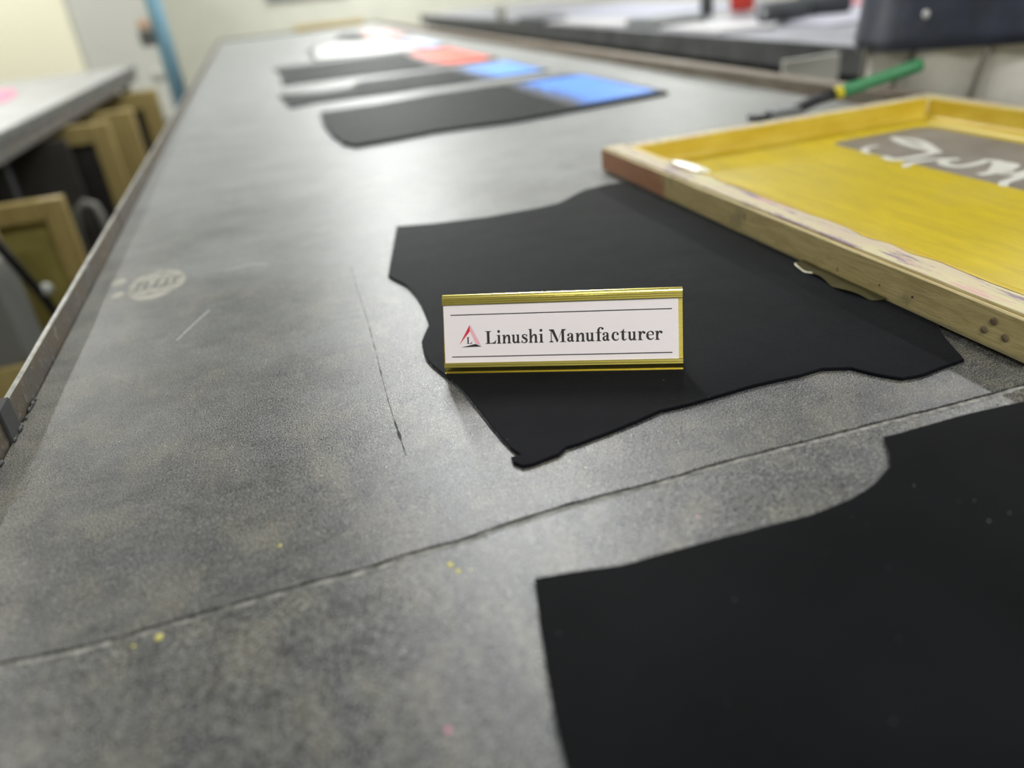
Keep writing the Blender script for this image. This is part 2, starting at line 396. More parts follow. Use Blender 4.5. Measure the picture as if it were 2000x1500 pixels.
for k in range(420):
    x = random.uniform(-.23, .45); y = .22 + 1.0*random.random()**1.6; s = random.uniform(.00012, .00038)
    if y < .372: z = .0009
    else: z = .0001
    bmesh.ops.create_icosphere(bm, subdivisions=1, radius=s, matrix=Matrix.Translation((x, y, z)) @ Matrix.Rotation(random.random()*3, 4, 'Z') @ Matrix.Diagonal((1, random.uniform(1, 2.6), .6, 1)))
o = T('lint_grit', bm, mat('pale_lint', (.62, .60, .55), .4)); o['kind'] = 'stuff'

# ------------------------------------------------------------------ garment pieces
G1 = [(.138, 1.0642), (.1894, 1.0452), (.2599, 1.0299), (.3361, 1.0295), (.369, 1.034), (.3975, 1.0561), (.4274, 1.0793), (.4644, 1.0874), (.4913, 1.084), (.56, 1.07), (.64, 1.07), (.66, .95), (.64, .62), (.60, .54), (.52, .50), (.488, .446),  # right edge drawn out so black cloth fills the frame's shadow
      (.4730, .4126), (.4513, .4100), (.4297, .4078), (.4124, .4092), (.4008, .4225), (.3915, .4400), (.3703, .4495), (.3501, .448), (.324, .4500), (.3013, .4498), (.2781, .4485), (.2513, .4470), (.2305, .4480), (.2066, .4425), (.1793, .4362), (.1582, .4330), (.1483, .4325), (.1399, .4260), (.1199, .4230), (.1127, .4236), (.1080, .4310), (.1085, .4375), (.1160, .4372), (.1120, .4500),
      (.108, .4844), (.1041, .5298), (.101, .5602), (.0951, .5818), (.0890, .6086), (.0868, .6269), (.0902, .6592), (.0945, .6723), (.1056, .6977), (.1075, .7138), (.1098, .7504), (.1098, .7866), (.1065, .8203), (.0989, .8436), (.0930, .8662), (.1095, .9409)]
def garment(name, P, label, m=M_cloth, th=.0028, jit=.0005, step=.004, z=.0002, seed=0):
    o = sheet(name, P, z, z+th, m, None, step=step, jit=jit, seed=seed, bev=.0007)
    return tag(o, label, 'fabric', 'black cut garment pieces laid out along the table')
garment('garment_piece', G1, 'black cut fabric piece under the gold nameplate and the yellow screen frame')
G2 = [(.0586, .202), (.0616, .2223), (.067, .2474), (.0744, .2793), (.0837, .315), (.1018, .312), (.1317, .3057), (.1646, .3047), (.2157, .3025), (.2503, .3003), (.2809, .3035), (.3032, .3097), (.3241, .3204), (.3357, .3348), (.3443, .3492), (.3708, .3491), (.4151, .3487), (.4578, .3452), (.56, .343), (.78, .343), (.90, .28), (.90, -.20), (.86, -.33), (.10, -.33), (.05, -.25), (.045, .05)]
garment('garment_piece', G2, 'large black fabric piece filling the bottom right foreground', M_cloth2, seed=4, z=.0010, jit=.0003)
G3 = [(.1438, 2.33), (.1316, 2.11), (.1343, 1.9061), (.1464, 1.7813), (.1656, 1.7282), (.2394, 1.7343), (.3473, 1.7543), (.4055, 1.75), (.5219, 1.7349), (.6527, 1.7522), (.7933, 1.7772), (.9500, 1.8038), (.9485, 1.9679), (.9392, 2.3413), (.9141, 2.40), (.6598, 2.39), (.4876, 2.3847), (.3072, 2.3353)]
def far_piece(P, label, prints=(), seed=0, mc=M_cloth, th=.004):
    o = garment('garment_piece', P, label, mc, th=th, seed=seed, step=.02, jit=.0015)
    for nm, Q, m in prints: sheet(nm, Q, th+.0003, th+.0009, m, o)
    return o
def print_mat(name, col, xa, xb, dark=(.05, .05, .055)):
    g = G(name); X, Y_, Z_ = g.xyz(); nz = g.noise(45, 4, .7, stretch=(1, .4, 1))
    f = g.ramp(g.math('ADD', X, g.math('MULTIPLY', g.math('SUBTRACT', nz, .5), .18)), xa, xb)
    return g.set(col=g.mix(f, dark, col), rough=.45, spec=.4)
M_blue = print_mat('blue_print', (.09, .30, .95), .70, .79); M_blue2 = print_mat('blue_print_far', (.16, .38, .95), .70, .78)
M_red = print_mat('red_print', (.95, .14, .09), .68, .78); M_whiteprint = mat('white_print', (.66, .66, .64), .5)
M_palered = mat('pale_red_print', (.75, .35, .32), .5); M_paleblue = mat('pale_blue_print', (.50, .58, .85), .5)
far_piece(G3, 'black fabric piece with a bright blue printed end, nearest of the row beyond the screen', [('blue_panel', [(.69, 1.80), (.935, 1.835), (.930, 2.32), (.69, 2.34)], M_blue)], 1, th=.0075)
far_piece([(.0539, 2.96), (.070, 2.56), (.1591, 2.60), (.2938, 2.585), (.3827, 2.58), (.6206, 2.585), (.8008, 2.59), (.9276, 2.60), (.93, 3.06), (.71, 3.05), (.53, 3.06), (.3471, 3.06), (.300, 2.90), (.19, 2.86)], 'black fabric piece with a lighter blue printed end, second beyond the screen', [('blue_panel', [(.69, 2.60), (.915, 2.61), (.915, 3.04), (.69, 3.02)], M_blue2)], 2)
far_piece([(.0769, 4.15), (.0971, 3.80), (.0818, 3.2887), (.3719, 3.2549), (.5638, 3.20), (.7738, 3.20), (.93, 3.20), (.93, 4.10), (.4874, 4.13), (.3015, 4.15)], 'black fabric piece with a red printed end on the far half of the table', [('red_panel', [(.66, 3.24), (.92, 3.24), (.92, 4.05), (.70, 4.05)], M_red)], 3)
far_piece([(.29, 4.40), (.62, 4.24), (.97, 4.24), (.97, 4.95), (.70, 5.75), (.33, 5.30)], 'white covered fabric piece lying beyond the red print', [('white_panel', [(.31, 4.45), (.60, 4.27), (.84, 4.27), (.80, 5.3), (.55, 5.6), (.36, 5.2)], M_whiteprint), ('pale_blue_panel', [(.86, 4.27), (.96, 4.27), (.96, 4.90), (.86, 5.2)], M_paleblue)], 5)
far_piece([(.55, 5.95), (1.02, 5.40), (1.05, 6.5), (.70, 6.8)], 'fabric piece with a pale red print near the far end of the table', [('pale_red_panel', [(.78, 5.8), (1.00, 5.50), (1.03, 6.45), (.82, 6.6)], M_palered)], 6)
tag(sheet('fabric_piece', [(.33, 2.70), (.47, 2.68), (.47, 2.745), (.30, 2.76)], .0045, .006, M_cloth), 'small folded black cloth lying on the second black piece', 'fabric')

# ------------------------------------------------------------------ screen frame
FX0, FX1, FY0, FY1, FZ0, FZ1 = .502, 1.147, .385, 1.181, .0035, .0385; RW = .040
g = G('ink_stained_wood'); X, Y_, Z_ = g.xyz()
grain = g.noise(14, 8, .7, stretch=(14, 1.2, 14), dist=1.2); bl = g.noise(16, 5, .6)
col = g.mix(g.ramp(grain, .35, .65), (.40, .315, .135), (.55, .45, .215))
col = g.mix(g.math('MULTIPLY', g.ramp(bl, .56, .70), .6), col, (.20, .17, .10))
red = g.math('MULTIPLY', g.ramp(Y_, .955, .975), g.math('SUBTRACT', 1., g.ramp(Z_, FZ1-.0035, FZ1-.003)))
red = g.math('MULTIPLY', red, g.ramp(g.noise(12, 5, .7, off=(4, 4, 4)), .34, .46)); red = g.math('MULTIPLY', red, g.math('SUBTRACT', 1., g.ramp(X, .51, .512)))
col = g.mix(g.math('MULTIPLY', red, .85), col, (.36, .135, .075))
top = g.ramp(Z_, FZ1-.0022, FZ1-.0012)
topcol = g.mix(g.ramp(g.noise(30, 6, .7, stretch=(1, .25, 1)), .35, .65), (.62, .56, .32), (.56, .46, .33))
topcol = g.mix(g.math('MULTIPLY', g.ramp(g.noise(26, 6, .7, stretch=(3.6, .3, 1), off=(9, 2, 0)), .54, .60), .85), topcol, (.23, .15, .24))
topcol = g.mix(g.math('MULTIPLY', g.ramp(g.noise(20, 6, .7, stretch=(2.5, .35, 1), off=(1, 7, 0)), .58, .66), .8), topcol, (.62, .33, .34))
topcol = g.mix(g.math('MULTIPLY', g.ramp(g.noise(40, 4, .7, stretch=(1, .6, 1), off=(11, 7, 0)), .68, .72), .8), topcol, (.10, .38, .28))
col = g.mix(top, col, topcol)
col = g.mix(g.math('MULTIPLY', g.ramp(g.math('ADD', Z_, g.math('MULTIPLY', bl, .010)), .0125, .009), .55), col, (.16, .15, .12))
M_wood = g.set(col=col, rough=.55, nrm=g.bump(grain, .5, .0012))
frm = thing('screen_frame', 'wooden silk-screen frame coated yellow inside, lying on the black fabric at right', 'screen frame', (FX0, FY0, FZ0))
def S(name, bm, m, parent=frm, smooth=False):
    o = obj(name, bm, m, parent, smooth)
    if parent == frm: o.location = (-FX0, -FY0, -FZ0)
    return o
def rail_profile(side):   # (distance from outer face, z), groove near the outer top edge
    return [(0, FZ0), (0, FZ1-.0030), (.0012, FZ1-.0020), (.0035, FZ1-.0020), (.0042, FZ1-.0034), (.0052, FZ1-.0034), (.0058, FZ1-.0004), (.0070, FZ1), (RW-.003, FZ1), (RW, FZ1-.003), (RW, FZ0)]
def frame_rail(axis, c, sgn, a0, a1, wob=0.0006):
    bm = NB(); pr = rail_profile(0); n = 40; rows = []
    for j in range(n+1):
        a = a0 + (a1-a0)*j/n; row = []
        for k, (d, z) in enumerate(pr):
            ww = wob*noise.noise(Vector((a*22, k*.7, c*5)))
            p = (c + sgn*(d+ww), a, z+ww*.5) if axis == 'y' else (a, c + sgn*(d+ww), z+ww*.5)
            row.append(bm.verts.new(p))
        rows.append(row)
    L = len(pr)
    for j in range(n):
        for k in range(L): bm.faces.new((rows[j][k], rows[j][(k+1) % L], rows[j+1][(k+1) % L], rows[j+1][k]))
    bm.faces.new(rows[0]); bm.faces.new(rows[-1][::-1]); bmesh.ops.recalc_face_normals(bm, faces=bm.faces[:])
    return bm
lr = S('frame_rail', frame_rail('y', FX0, 1, FY0, FY1), M_wood)
S('frame_rail', frame_rail('y', FX1, -1, FY0, FY1), M_wood)
S('frame_rail', frame_rail('x', FY0, 1, FX0+RW+.0003, FX1-RW-.0003), M_wood)
S('frame_rail', frame_rail('x', FY1, -1, FX0+RW+.0003, FX1-RW-.0003), M_wood)
M_dowel = mat('dark_dowel_end', (.17, .125, .075), .6, var=.4, vscale=200)
for y, z in ((.4185, .0262), (.4255, .0165), (.4060, .0170)):
    bm = NB(); lathe(bm, [(.0030, 0), (.0030, .0010), (.0026, .0013)], 14, Matrix.Translation((FX0, y, z)) @ Matrix.Rotation(-PI/2, 4, 'Y'))
    obj('dowel_plug', bm, M_dowel, lr, True)
for y, z, h, wd in ((.765, .0240, .0085, .0007), (.6000, .0120, .0045, .0010), (.5420, .0150, .0018, .0016), (.5020, .0170, .0016, .0018)):
    bm = NB(); box(bm, FX0-.0004, FX0+.0006, y-wd/2, y+wd/2, z-h/2, z+h/2, .0001); obj('nick', bm, M_black, lr)
# yellow emulsion lining and mesh
g = G('yellow_emulsion'); X, Y_, Z_ = g.xyz()
st = g.noise(9, 6, .7, stretch=(6, .8, 1), dist=.8); st2 = g.noise(30, 5, .6, stretch=(1, .35, 1))
col = g.mix(g.ramp(st, .25, .75), (.49, .375, .030), (.66, .50, .016))
col = g.mix(g.math('MULTIPLY', g.ramp(st2, .5, .8), .4), col, (.80, .62, .04))
col = g.mix(g.math('MULTIPLY', g.ramp(g.noise(6, 4, .6, off=(3, 3, 3)), .5, .7), .35), col, (.56, .44, .10))
M_emul = g.set(col=col, rough=.34, nrm=g.bump(st, .12, .003), spec=.5)
M_emul2 = mat('yellow_coated_wall', (.60, .41, .022), .36, col2=(.70, .52, .06), vscale=14, stretch=(1, 1, 3), bump=.4, bscale=60, bdist=.002)
ix0, ix1, iy0, iy1 = FX0+RW, FX1-RW, FY0+RW, FY1-RW; MZ = .0065
# mesh with an opening
ox0, ox1, oy0, oy1 = .860, 1.054, .520, 1.084
def rr(x0, x1, y0, y1, r, n=6):
    out = []
    for cx, cy, a0 in ((x1-r, y1-r, 0), (x0+r, y1-r, 90), (x0+r, y0+r, 180), (x1-r, y0+r, 270)):
        out += [(cx+r*math.cos(math.radians(a0+90*k/n)), cy+r*math.sin(math.radians(a0+90*k/n))) for k in range(n+1)]
    return out
hole = rr(ox0, ox1, oy0, oy1, .026)
bm = NB(); k4 = 7       # seven points per rounded corner, corners run NE, NW, SW, SE
hv = [bm.verts.new((p[0], p[1], MZ)) for p in hole]
cv = [bm.verts.new((x, y, MZ)) for x, y in ((ix1, iy1), (ix0, iy1), (ix0, iy0), (ix1, iy0))]
for c in range(4):
    for k in range(k4-1): bm.faces.new((cv[c], hv[c*k4+k+1], hv[c*k4+k]))
    bm.faces.new((cv[c], cv[(c+1) % 4], hv[((c+1) % 4)*k4], hv[c*k4+k4-1]))
bmesh.ops.recalc_face_normals(bm, faces=bm.faces[:])
S('emulsion_coat', bm, M_emul)
bm = NB(); box(bm, ix0-.002, ix1+.002, iy0-.002, iy1+.002, MZ-.0012, MZ-.0004)
msh = S('screen_mesh', bm, mat('grey_brown_mesh', (.19, .165, .140), .45, col2=(.27, .24, .20), vscale=8, bump=.3, bscale=1500, bdist=.0003))
# white brush-script left open in the stencil
M_script = mat('white_script_ink', (.58, .57, .50), .5, col2=(.68, .67, .61), vscale=30)
strokes = [([(.858, .985), (.868, 1.008), (.885, 1.018), (.903, 1.017)], .010), ([(.959, 1.052), (.944, 1.015), (.937, .975), (.936, .948), (.927, .924)], .015),
           ([(.956, 1.046), (.966, 1.020), (.960, .985), (.930, .922)], .013), ([(.861, .957), (.859, .931), (.890, .926), (.936, .931)], .014),
           ([(.839, .890), (.860, .903), (.895, .900), (.924, .880)], .011), ([(.924, .880), (.900, .884), (.888, .868), (.893, .848), (.922, .846), (.944, .853)], .013),
           ([(.878, .801), (.900, .800), (.925, .815), (.947, .836), (.940, .855)], .016), ([(.947, .836), (.948, .812), (.925, .800), (.905, .785), (.923, .776), (.946, .782)], .014),
           ([(.858, .742), (.872, .755), (.900, .762), (.934, .775), (.944, .760), (.925, .740), (.900, .725)], .013), ([(.900, .725), (.885, .700), (.910, .690), (.945, .700)], .013),
           ([(.870, .650), (.905, .655), (.945, .675), (.940, .640), (.910, .620), (.890, .600), (.930, .590)], .012)]
for P, wd in strokes:
    q = catmull(P, 8); bm = NB(); ribbon(bm, q, [wd*(.65+.5*math.sin(PI*min(1, (i+2)/(len(q)+2)))) for i in range(len(q))], MZ+.0001+.00002*random.random())
    obj('script_stroke', bm, M_script, msh)
# lining on the inner faces with a fillet to the mesh
def lining(bm, pts2, inward):
    pr = [(0, FZ1+.0004, -.006), (0, FZ1+.0005, .0005), (0, FZ1-.003, .0009), (0, .016, .0010), (0, .011, .0035), (0, .0075, .0090), (0, MZ+.0003, .0150)]
    a, b_ = Vector(pts2[0]), Vector(pts2[1]); N = 24; rows = []
    for j in range(N+1):
        p = a.lerp(b_, j/N); row = []
        for _, z, d in pr:
            ww = .0008*noise.noise(Vector((p.x*30, p.y*30, z*90))) if z < .03 else 0
            if d < 0: d = d*(1+.9*noise.noise(Vector((p.x*40, p.y*40, 8))))
            q = p + Vector(inward)*(d+abs(ww)); row.append(bm.verts.new((q.x, q.y, z)))
        rows.append(row)
    for j in range(N):
        for k in range(len(pr)-1): bm.faces.new((rows[j][k], rows[j][k+1], rows[j+1][k+1], rows[j+1][k]))
for (a, b_, i) in (((ix0, iy1), (ix1, iy1), (0, -1)), ((ix1, iy1), (ix1, iy0), (-1, 0)), ((ix0, iy0), (ix0, iy1), (1, 0)), ((ix1, iy0), (ix0, iy0), (0, 1))):
    bm = NB(); lining(bm, (a, b_), i); bmesh.ops.recalc_face_normals(bm, faces=bm.faces[:]); S('yellow_lining', bm, M_emul2, smooth=True)
# pale strip along the right edge of the opening and lamp highlight painted as a pale drop on the left inner edge
M_glint = mat('pale_lamp_glint', (.98, .96, .72), .15, spec=.9, coat=1)
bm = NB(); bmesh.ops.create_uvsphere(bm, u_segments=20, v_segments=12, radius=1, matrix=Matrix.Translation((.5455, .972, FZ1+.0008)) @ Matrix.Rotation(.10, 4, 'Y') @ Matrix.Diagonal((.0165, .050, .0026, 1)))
o = S('lamp_glint', bm, M_glint, smooth=True); o['label'] = 'pale drop painted as a lamp highlight on the rail edge'
M_seam = mat('pale_corner_glue', (.86, .76, .38), .3)
bm = NB(); tube(bm, [(ix1-.0015, iy1-.0015, .012), (ix1-.001, iy1-.001, .025), (ix1-.001, iy1-.001, FZ1)], [.0035, .0028, .0032], 8); S('corner_glue', bm, M_seam, smooth=True)
bm = NB(); ribbon(bm, [(1.073, 1.10), (1.074, .95), (1.073, .80), (1.074, .6)], [.010, .014, .013, .012], MZ+.0006); S('pale_strip', bm, M_seam)
# peeling tape film under the left rail
g = G('peeling_tape'); 
M_tape = g.set(col=(.060, .052, .020), rough=.6, spec=.1); 
tape = [(.503, .652), (.487, .648), (.4845, .630), (.4865, .610), (.4840, .590), (.4825, .572), (.4875, .552), (.4920, .536), (.503, .530)]
bm = NB(); tp = catmull(tape, 5); inn = [Vector((.503, p.y, 0)) for p in tp]
A = [bm.verts.new((p.x, p.y, .0034 + .0030*abs(math.sin(p.y*70)))) for p in tp]; B = [bm.verts.new((.5035, p.y, .0060)) for p in tp]
for k in range(len(tp)-1): bm.faces.new((A[k], B[k], B[k+1], A[k+1]))
S('loose_tape', bm, M_tape, smooth=True)
bm = NB(); q = [p for p in tp[5:14]]; rows = [bm.verts.new((p.x, p.y, .0035 + .0030*abs(math.sin(p.y*70)))) for p in q]; rows2 = [bm.verts.new((p.x+.0012, p.y, .0040 + .0030*abs(math.sin(p.y*70)))) for p in q]
for k in range(len(q)-1): bm.faces.new((rows[k], rows2[k], rows2[k+1], rows[k+1]))
S('tape_edge', bm, mat('pale_tape_edge', (.66, .62, .42), .4))

# ------------------------------------------------------------------ nameplate
PL = Vector((.0963, .585, .0031)); U = Vector((.9001, -.4358, 0)).normalized(); Wv = Vector((.1697, .3505, .9211)); Wv = (Wv - U*Wv.dot(U)).normalized(); N = U.cross(Wv)
MP = Matrix((( U.x, Wv.x, N.x, PL.x), (U.y, Wv.y, N.y, PL.y), (U.z, Wv.z, N.z, PL.z), (0, 0, 0, 1)))
npl = thing('nameplate', 'small gold desk nameplate with white card and black lettering, standing on the black fabric', 'nameplate', M=MP)
mm = .001
prof = [(-1.0, -.6), (.1, -.7), (.2, .0), (-.9, .5), (.9, 4.3), (2.7, 4.5), (3.1, 5.0), (3.1, 6.2), (2.9, 6.5), (3.1, 6.8), (3.1, 8.3), (2.7, 8.9), (1.9, 8.9), (1.9, 7.5), (.3, 7.5)]
s = 9.0
while s < 58: prof += [(.35, s), (.35, s+.6), (0, s+.7), (0, s+1.15)]; s += 1.25
prof += [(.3, 59.5), (1.9, 59.5), (1.9, 58.0), (2.8, 58.0), (3.1, 58.4), (3.1, 59.6), (2.9, 59.9), (3.1, 60.2), (3.1, 61.4), (2.9, 61.7), (3.1, 62.0), (3.1, 62.9), (2.4, 63.4), (2.5, 63.8), (2.2, 65.0), (1.4, 66.1), (.3, 66.8), (-1.4, 66.9), (-1.4, 1.9), (-27.4, 13.0), (-28.0, 11.9), (-1.0, -.1)]
bm = NB(); a = [bm.verts.new((0, q*mm, p*mm)) for p, q in prof]; b_ = [bm.verts.new((.1997, q*mm, p*mm)) for p, q in prof]
for k in range(len(prof)): bm.faces.new((a[k], a[(k+1) % len(prof)], b_[(k+1) % len(prof)], b_[k]))
fa = bm.faces.new(a); fb = bm.faces.new(b_[::-1]); bmesh.ops.triangulate(bm, faces=[fa, fb]); bmesh.ops.recalc_face_normals(bm, faces=bm.faces[:])
obj('gold_holder', bm, M_gold, npl)
bm = NB(); box(bm, .0006, .1963, .0078, .0592, .0004, .0016, .0001); card = obj('card', bm, M_card, npl)
CZ = .00163
def Q(pts): return [(p[0]*mm, p[1]*mm) for p in pts]
for y in (49.45, 13.9):
    bm = NB(); poly(bm, Q([(6.6, y-.42), (191.2, y-.42), (191.2, y+.42), (6.6, y+.42)]), CZ); obj('printed_rule', bm, M_ink, card)
bm = NB(); poly(bm, Q([(23.2, 41.2), (13.4, 24.1), (22.95, 35.4)]), CZ); obj('emblem_red', bm, M_redink, card)
bm = NB(); poly(bm, Q([(23.4, 41.0), (23.1, 35.3), (27.6, 24.9), (32.4, 23.4)]), CZ); obj('emblem_pink', bm, M_pinkink, card)
bm = NB(); poly(bm, Q([(14.9, 22.0), (27.6, 24.7), (33.0, 22.3)]), CZ); obj('emblem_black', bm, M_ink, card)
# serif letters drawn as polygons and variable-width strokes (mm, baseline 0, x-height 7.4, cap 10.8)
XH = 7.4; CAP = 10.8
def R_(x0, y0, x1, y1): return ('p', [(x0, y0), (x1, y0), (x1, y1), (x0, y1)])
def P_(*p): return ('p', list(p))
def S_(pts, ws): return ('s', pts, ws)
def D_(x, y, r): return ('d', x, y, r)
def serif(x0, x1, y, up=1): c = (x0+x1)/2; return P_((x0, y), (x1, y), (x1, y+.42*up), (c+1.25, y+.7*up), (c+.93, y+1.3*up), (c-.93, y+1.3*up), (c-1.25, y+.7*up), (x0, y+.42*up))
def flag(x, y): return P_((x-1.0, y-.15), (x+1.9, y), (x+1.9, y-1.5), (x+.2, y-1.4), (x-.1, y-.8), (x-1.0, y-.55))
def stem(x, y0, y1, w=1.9): return R_(x, y0, x+w, y1)
def gl_L(): return [stem(1.55, 0, CAP, 2.1), serif(.2, 5.0, 0), serif(.2, 5.2, CAP, -1), P_((3, 0), (8.4, 0), (8.95, 3.7), (8.4, 2.9), (7.6, 1.7), (6.5, 1.0), (5.2, .75), (3, .7))]
def gl_i(): return [stem(.95, 0, XH-.2), flag(.95, XH), serif(0, 3.8, 0), D_(1.75, 10.25, 1.2)]
def arch(x, w): return S_([(x, 3.7), (x+.35, 5.2), (x+1.3, 6.35), (x+2.5, 6.75), (x+w-.35, 6.25), (x+w, 5.0), (x+w, 3.4)], [.6, .8, 1.0, 1.35, 1.85, 1.9, 1.9])
def gl_n(): return [stem(.9, 0, XH-.3), flag(.9, XH-.05), serif(0, 3.7, 0), arch(2.7, 3.85), stem(5.6, 0, 4.4), serif(4.7, 8.35, 0)]
def gl_h(): return [stem(.9, 0, CAP+.4), flag(.9, CAP+.9), serif(0, 3.7, 0), arch(2.7, 3.85), stem(5.6, 0, 4.4), serif(4.7, 8.35, 0)]
def gl_u(): return [stem(.9, 2.3, XH-.3), flag(.9, XH-.05), S_([(1.85, 3.0), (1.95, 1.7), (2.7, .75), (3.8, .65), (4.7, 1.2), (5.35, 2.3)], [1.9, 1.85, 1.5, 1.15, .9, .6]), stem(4.95, .1, XH-.3), flag(4.95, XH-.05), P_((5.0, -.1), (8.1, .3), (8.1, .7), (6.85, 1.0), (6.8, 1.5), (5.0, 1.5))]
def gl_s(): return [S_([(4.3, 5.3), (4.2, 6.5), (3.0, 7.15), (1.7, 6.8), (1.15, 5.8), (1.8, 4.7), (3.3, 3.7), (4.2, 2.6), (4.0, 1.1), (2.7, .3), (1.2, .6), (.6, 2.2)], [.4, .6, .7, 1.0, 1.5, 1.8, 1.9, 1.8, 1.4, .8, .7, .4]), P_((4.6, 4.9), (4.75, 7.3), (4.3, 7.3), (3.8, 5.6)), P_((.2, .1), (.7, .1), (1.2, 1.8), (.3, 2.6))]
def gl_M(): return [stem(1.6, 0, CAP, .75), serif(.1, 3.9, 0), stem(10.6, 0, CAP, 2.1), serif(9.1, 14.2, 0), serif(11.0, 14.2, CAP, -1), serif(.1, 3.2, CAP, -1), P_((1.5, CAP), (4.1, CAP), (7.9, 1.6), (7.1, 0), (6.5, 0)), P_((6.9, 0), (7.4, 1.4), (11.0, CAP), (10.8, CAP-2.2))]
def gl_a(): return [S_([(.9, 5.3), (1.1, 6.5), (2.6, 7.0), (3.9, 6.4), (4.0, 5.0), (4.0, 1.6), (4.6, .7), (5.7, .9)], [1.0, .8, .75, 1.3, 1.9, 1.9, 1.4, .5]), D_(1.15, 5.6, .95), S_([(4.0, 4.5), (2.4, 3.9), (1.2, 3.1), (1.0, 1.8), (1.7, .8), (2.8, .8), (3.9, 1.7)], [.6, .8, 1.4, 1.8, 1.5, 1.0, .6])]
def gl_f(): return [stem(1.3, 0, 9.0), serif(.2, 4.4, 0), S_([(2.25, 8.2), (2.4, 9.8), (3.3, 11.0), (4.6, 11.3), (5.4, 10.8)], [1.9, 1.7, 1.1, .7, .7]), D_(5.5, 10.35, 1.0), R_(-.1, XH-.65, 4.7, XH)]
def gl_c(): return [S_([(5.0, 5.4), (4.5, 6.7), (3.2, 7.1), (1.8, 6.4), (1.2, 4.6), (1.2, 2.8), (2.0, 1.1), (3.5, .5), (4.8, 1.0), (5.6, 2.2)], [.8, .8, .7, 1.4, 1.9, 2.0, 1.5, 1.0, .7, .35]), D_(4.7, 5.5, 1.0)]
def gl_t(): return [stem(1.4, 1.6, 8.2), P_((1.5, XH-.3), (3.3, XH-.3), (3.3, 9.6), (2.9, 9.6)), R_(.1, XH-.65, 5.0, XH), S_([(2.35, 2.2), (2.5, 1.1), (3.5, .55), (4.6, .9), (5.2, 1.9)], [1.9, 1.7, 1.1, .7, .35])]
def gl_r(): return [stem(.8, 0, XH-.2), flag(.8, XH), serif(-.1, 4.0, 0), S_([(2.5, 4.4), (3.2, 6.2), (4.3, 6.9), (5.2, 6.7)], [.5, .9, 1.2, 1.2]), D_(5.35, 6.15, 1.05)]
def gl_e(): return [S_([(1.3, 4.2), (4.6, 4.2), (5.1, 4.4), (4.9, 6.0), (3.8, 7.0), (2.6, 6.9), (1.5, 5.8), (1.2, 4.2), (1.3, 2.5), (2.2, 1.0), (3.6, .55), (4.9, 1.1), (5.7, 2.1)], [.6, .6, .9, 1.5, .9, .7, 1.3, 1.9, 1.9, 1.5, 1.0, .7, .35])]
def letter(gl, x0, x1, y=24.45, sc_=1.0):
    xs = []
    for e in gl:
        if e[0] == 'p': xs += [a for a, b in e[1]]
        elif e[0] == 'd': xs += [e[1]-e[3], e[1]+e[3]]
        else: xs += [p[0]-w_/2 for p, w_ in zip(e[1], e[2])] + [p[0]+w_/2 for p, w_ in zip(e[1], e[2])]
    lo, hi = min(xs), max(xs); k = (x1-x0)/(hi-lo)
    fx = lambda a: x0 + (a-lo)*k
    bm = NB(); zz = CZ
    for e in gl:
        zz += .0000012
        if e[0] == 'p': poly(bm, Q([(fx(a), y+b*sc_) for a, b in e[1]]), zz)
        elif e[0] == 'd': disc(bm, fx(e[1])*mm, (y+e[2]*sc_)*mm, e[3]*sc_*mm, zz, 16)
        else:
            q = catmull([(p[0], p[1], wd) for p, wd in zip(e[1], e[2])], 6)
            ribbon(bm, Q([(fx(p.x), y+p.y*sc_) for p in q]), [max(.25, p.z)*sc_*mm for p in q], zz)
    for f in bm.faces: f.normal_update()
    for f in bm.faces:
        if f.normal.z < 0: f.normal_flip()
    return bm
text = [(gl_L, 36.2, 45.6), (gl_i, 46.0, 49.9), (gl_n, 50.6, 58.3), (gl_u, 58.6, 66.3), (gl_s, 67.1, 72.5), (gl_h, 73.2, 81.1), (gl_i, 82.0, 85.9), (gl_M, 90.5, 104.6), (gl_a, 105.5, 111.8), (gl_n, 112.4, 120.5), (gl_u, 120.7, 128.4), (gl_f, 129.2, 135.9), (gl_a, 134.7, 141.0), (gl_c, 142.2, 148.5), (gl_t, 149.1, 154.7), (gl_u, 155.2, 162.8), (gl_r, 163.5, 169.8), (gl_e, 170.2, 176.9), (gl_r, 177.3, 183.5)]
for gl, x0, x1 in text: obj('printed_letter', letter(gl(), x0, x1), M_ink, card)
obj('emblem_letter', letter(gl_L(), 19.9, 24.7, 24.9, .52), M_ink, card)

# ------------------------------------------------------------------ green-handled tool behind the frame
tl = thing('hand_tool', 'green-handled hand tool with yellow collar and black shank lying behind the screen frame', 'tool', (.903, 1.372, .004))
def TL(name, bm, m, smooth=True):
    o = obj(name, bm, m, tl, smooth); o.location = (-.903, -1.372, -.004); return o
a, b_ = Vector((1.043, 1.300, .0400)), Vector((1.200, 1.267, .0740)); d = (b_-a)
TL('handle', tube(NB(), [a+d*t for t in (.04, .08, .2, .5, .8, .95, .99, 1.0)], [.0100, .0125, .0118, .0110, .0118, .0125, .0110, .0070], 16), mat('green_plastic_handle', (.045, .26, .10), .35))
TL('collar', tube(NB(), [a-d*.03, a+d*.05], [.0118, .0118], 16), mat('yellow_plastic_collar', (.72, .60, .03), .4))
TL('shank', tube(NB(), [a-d*.03, Vector((1.010, 1.316, .031)), Vector((.975, 1.330, .016)), Vector((.955, 1.338, .010))], [.0105, .0110, .0105, .0095], 12), mat('black_rubber_shank', (.015, .015, .017), .5))
bm = NB(); box(bm, .920, .985, 1.318, 1.352, .0015, .0230, .004); TL('steel_head', bm, mat('dull_steel_head', (.35, .37, .40), .35, metal=.8), False)
bm = NB(); tube(bm, [(.925, 1.342, .007), (.905, 1.352, .006), (.902, 1.374, .0055)], [.0065, .006, .0065], 8); TL('hooked_tip', bm, M_dark)

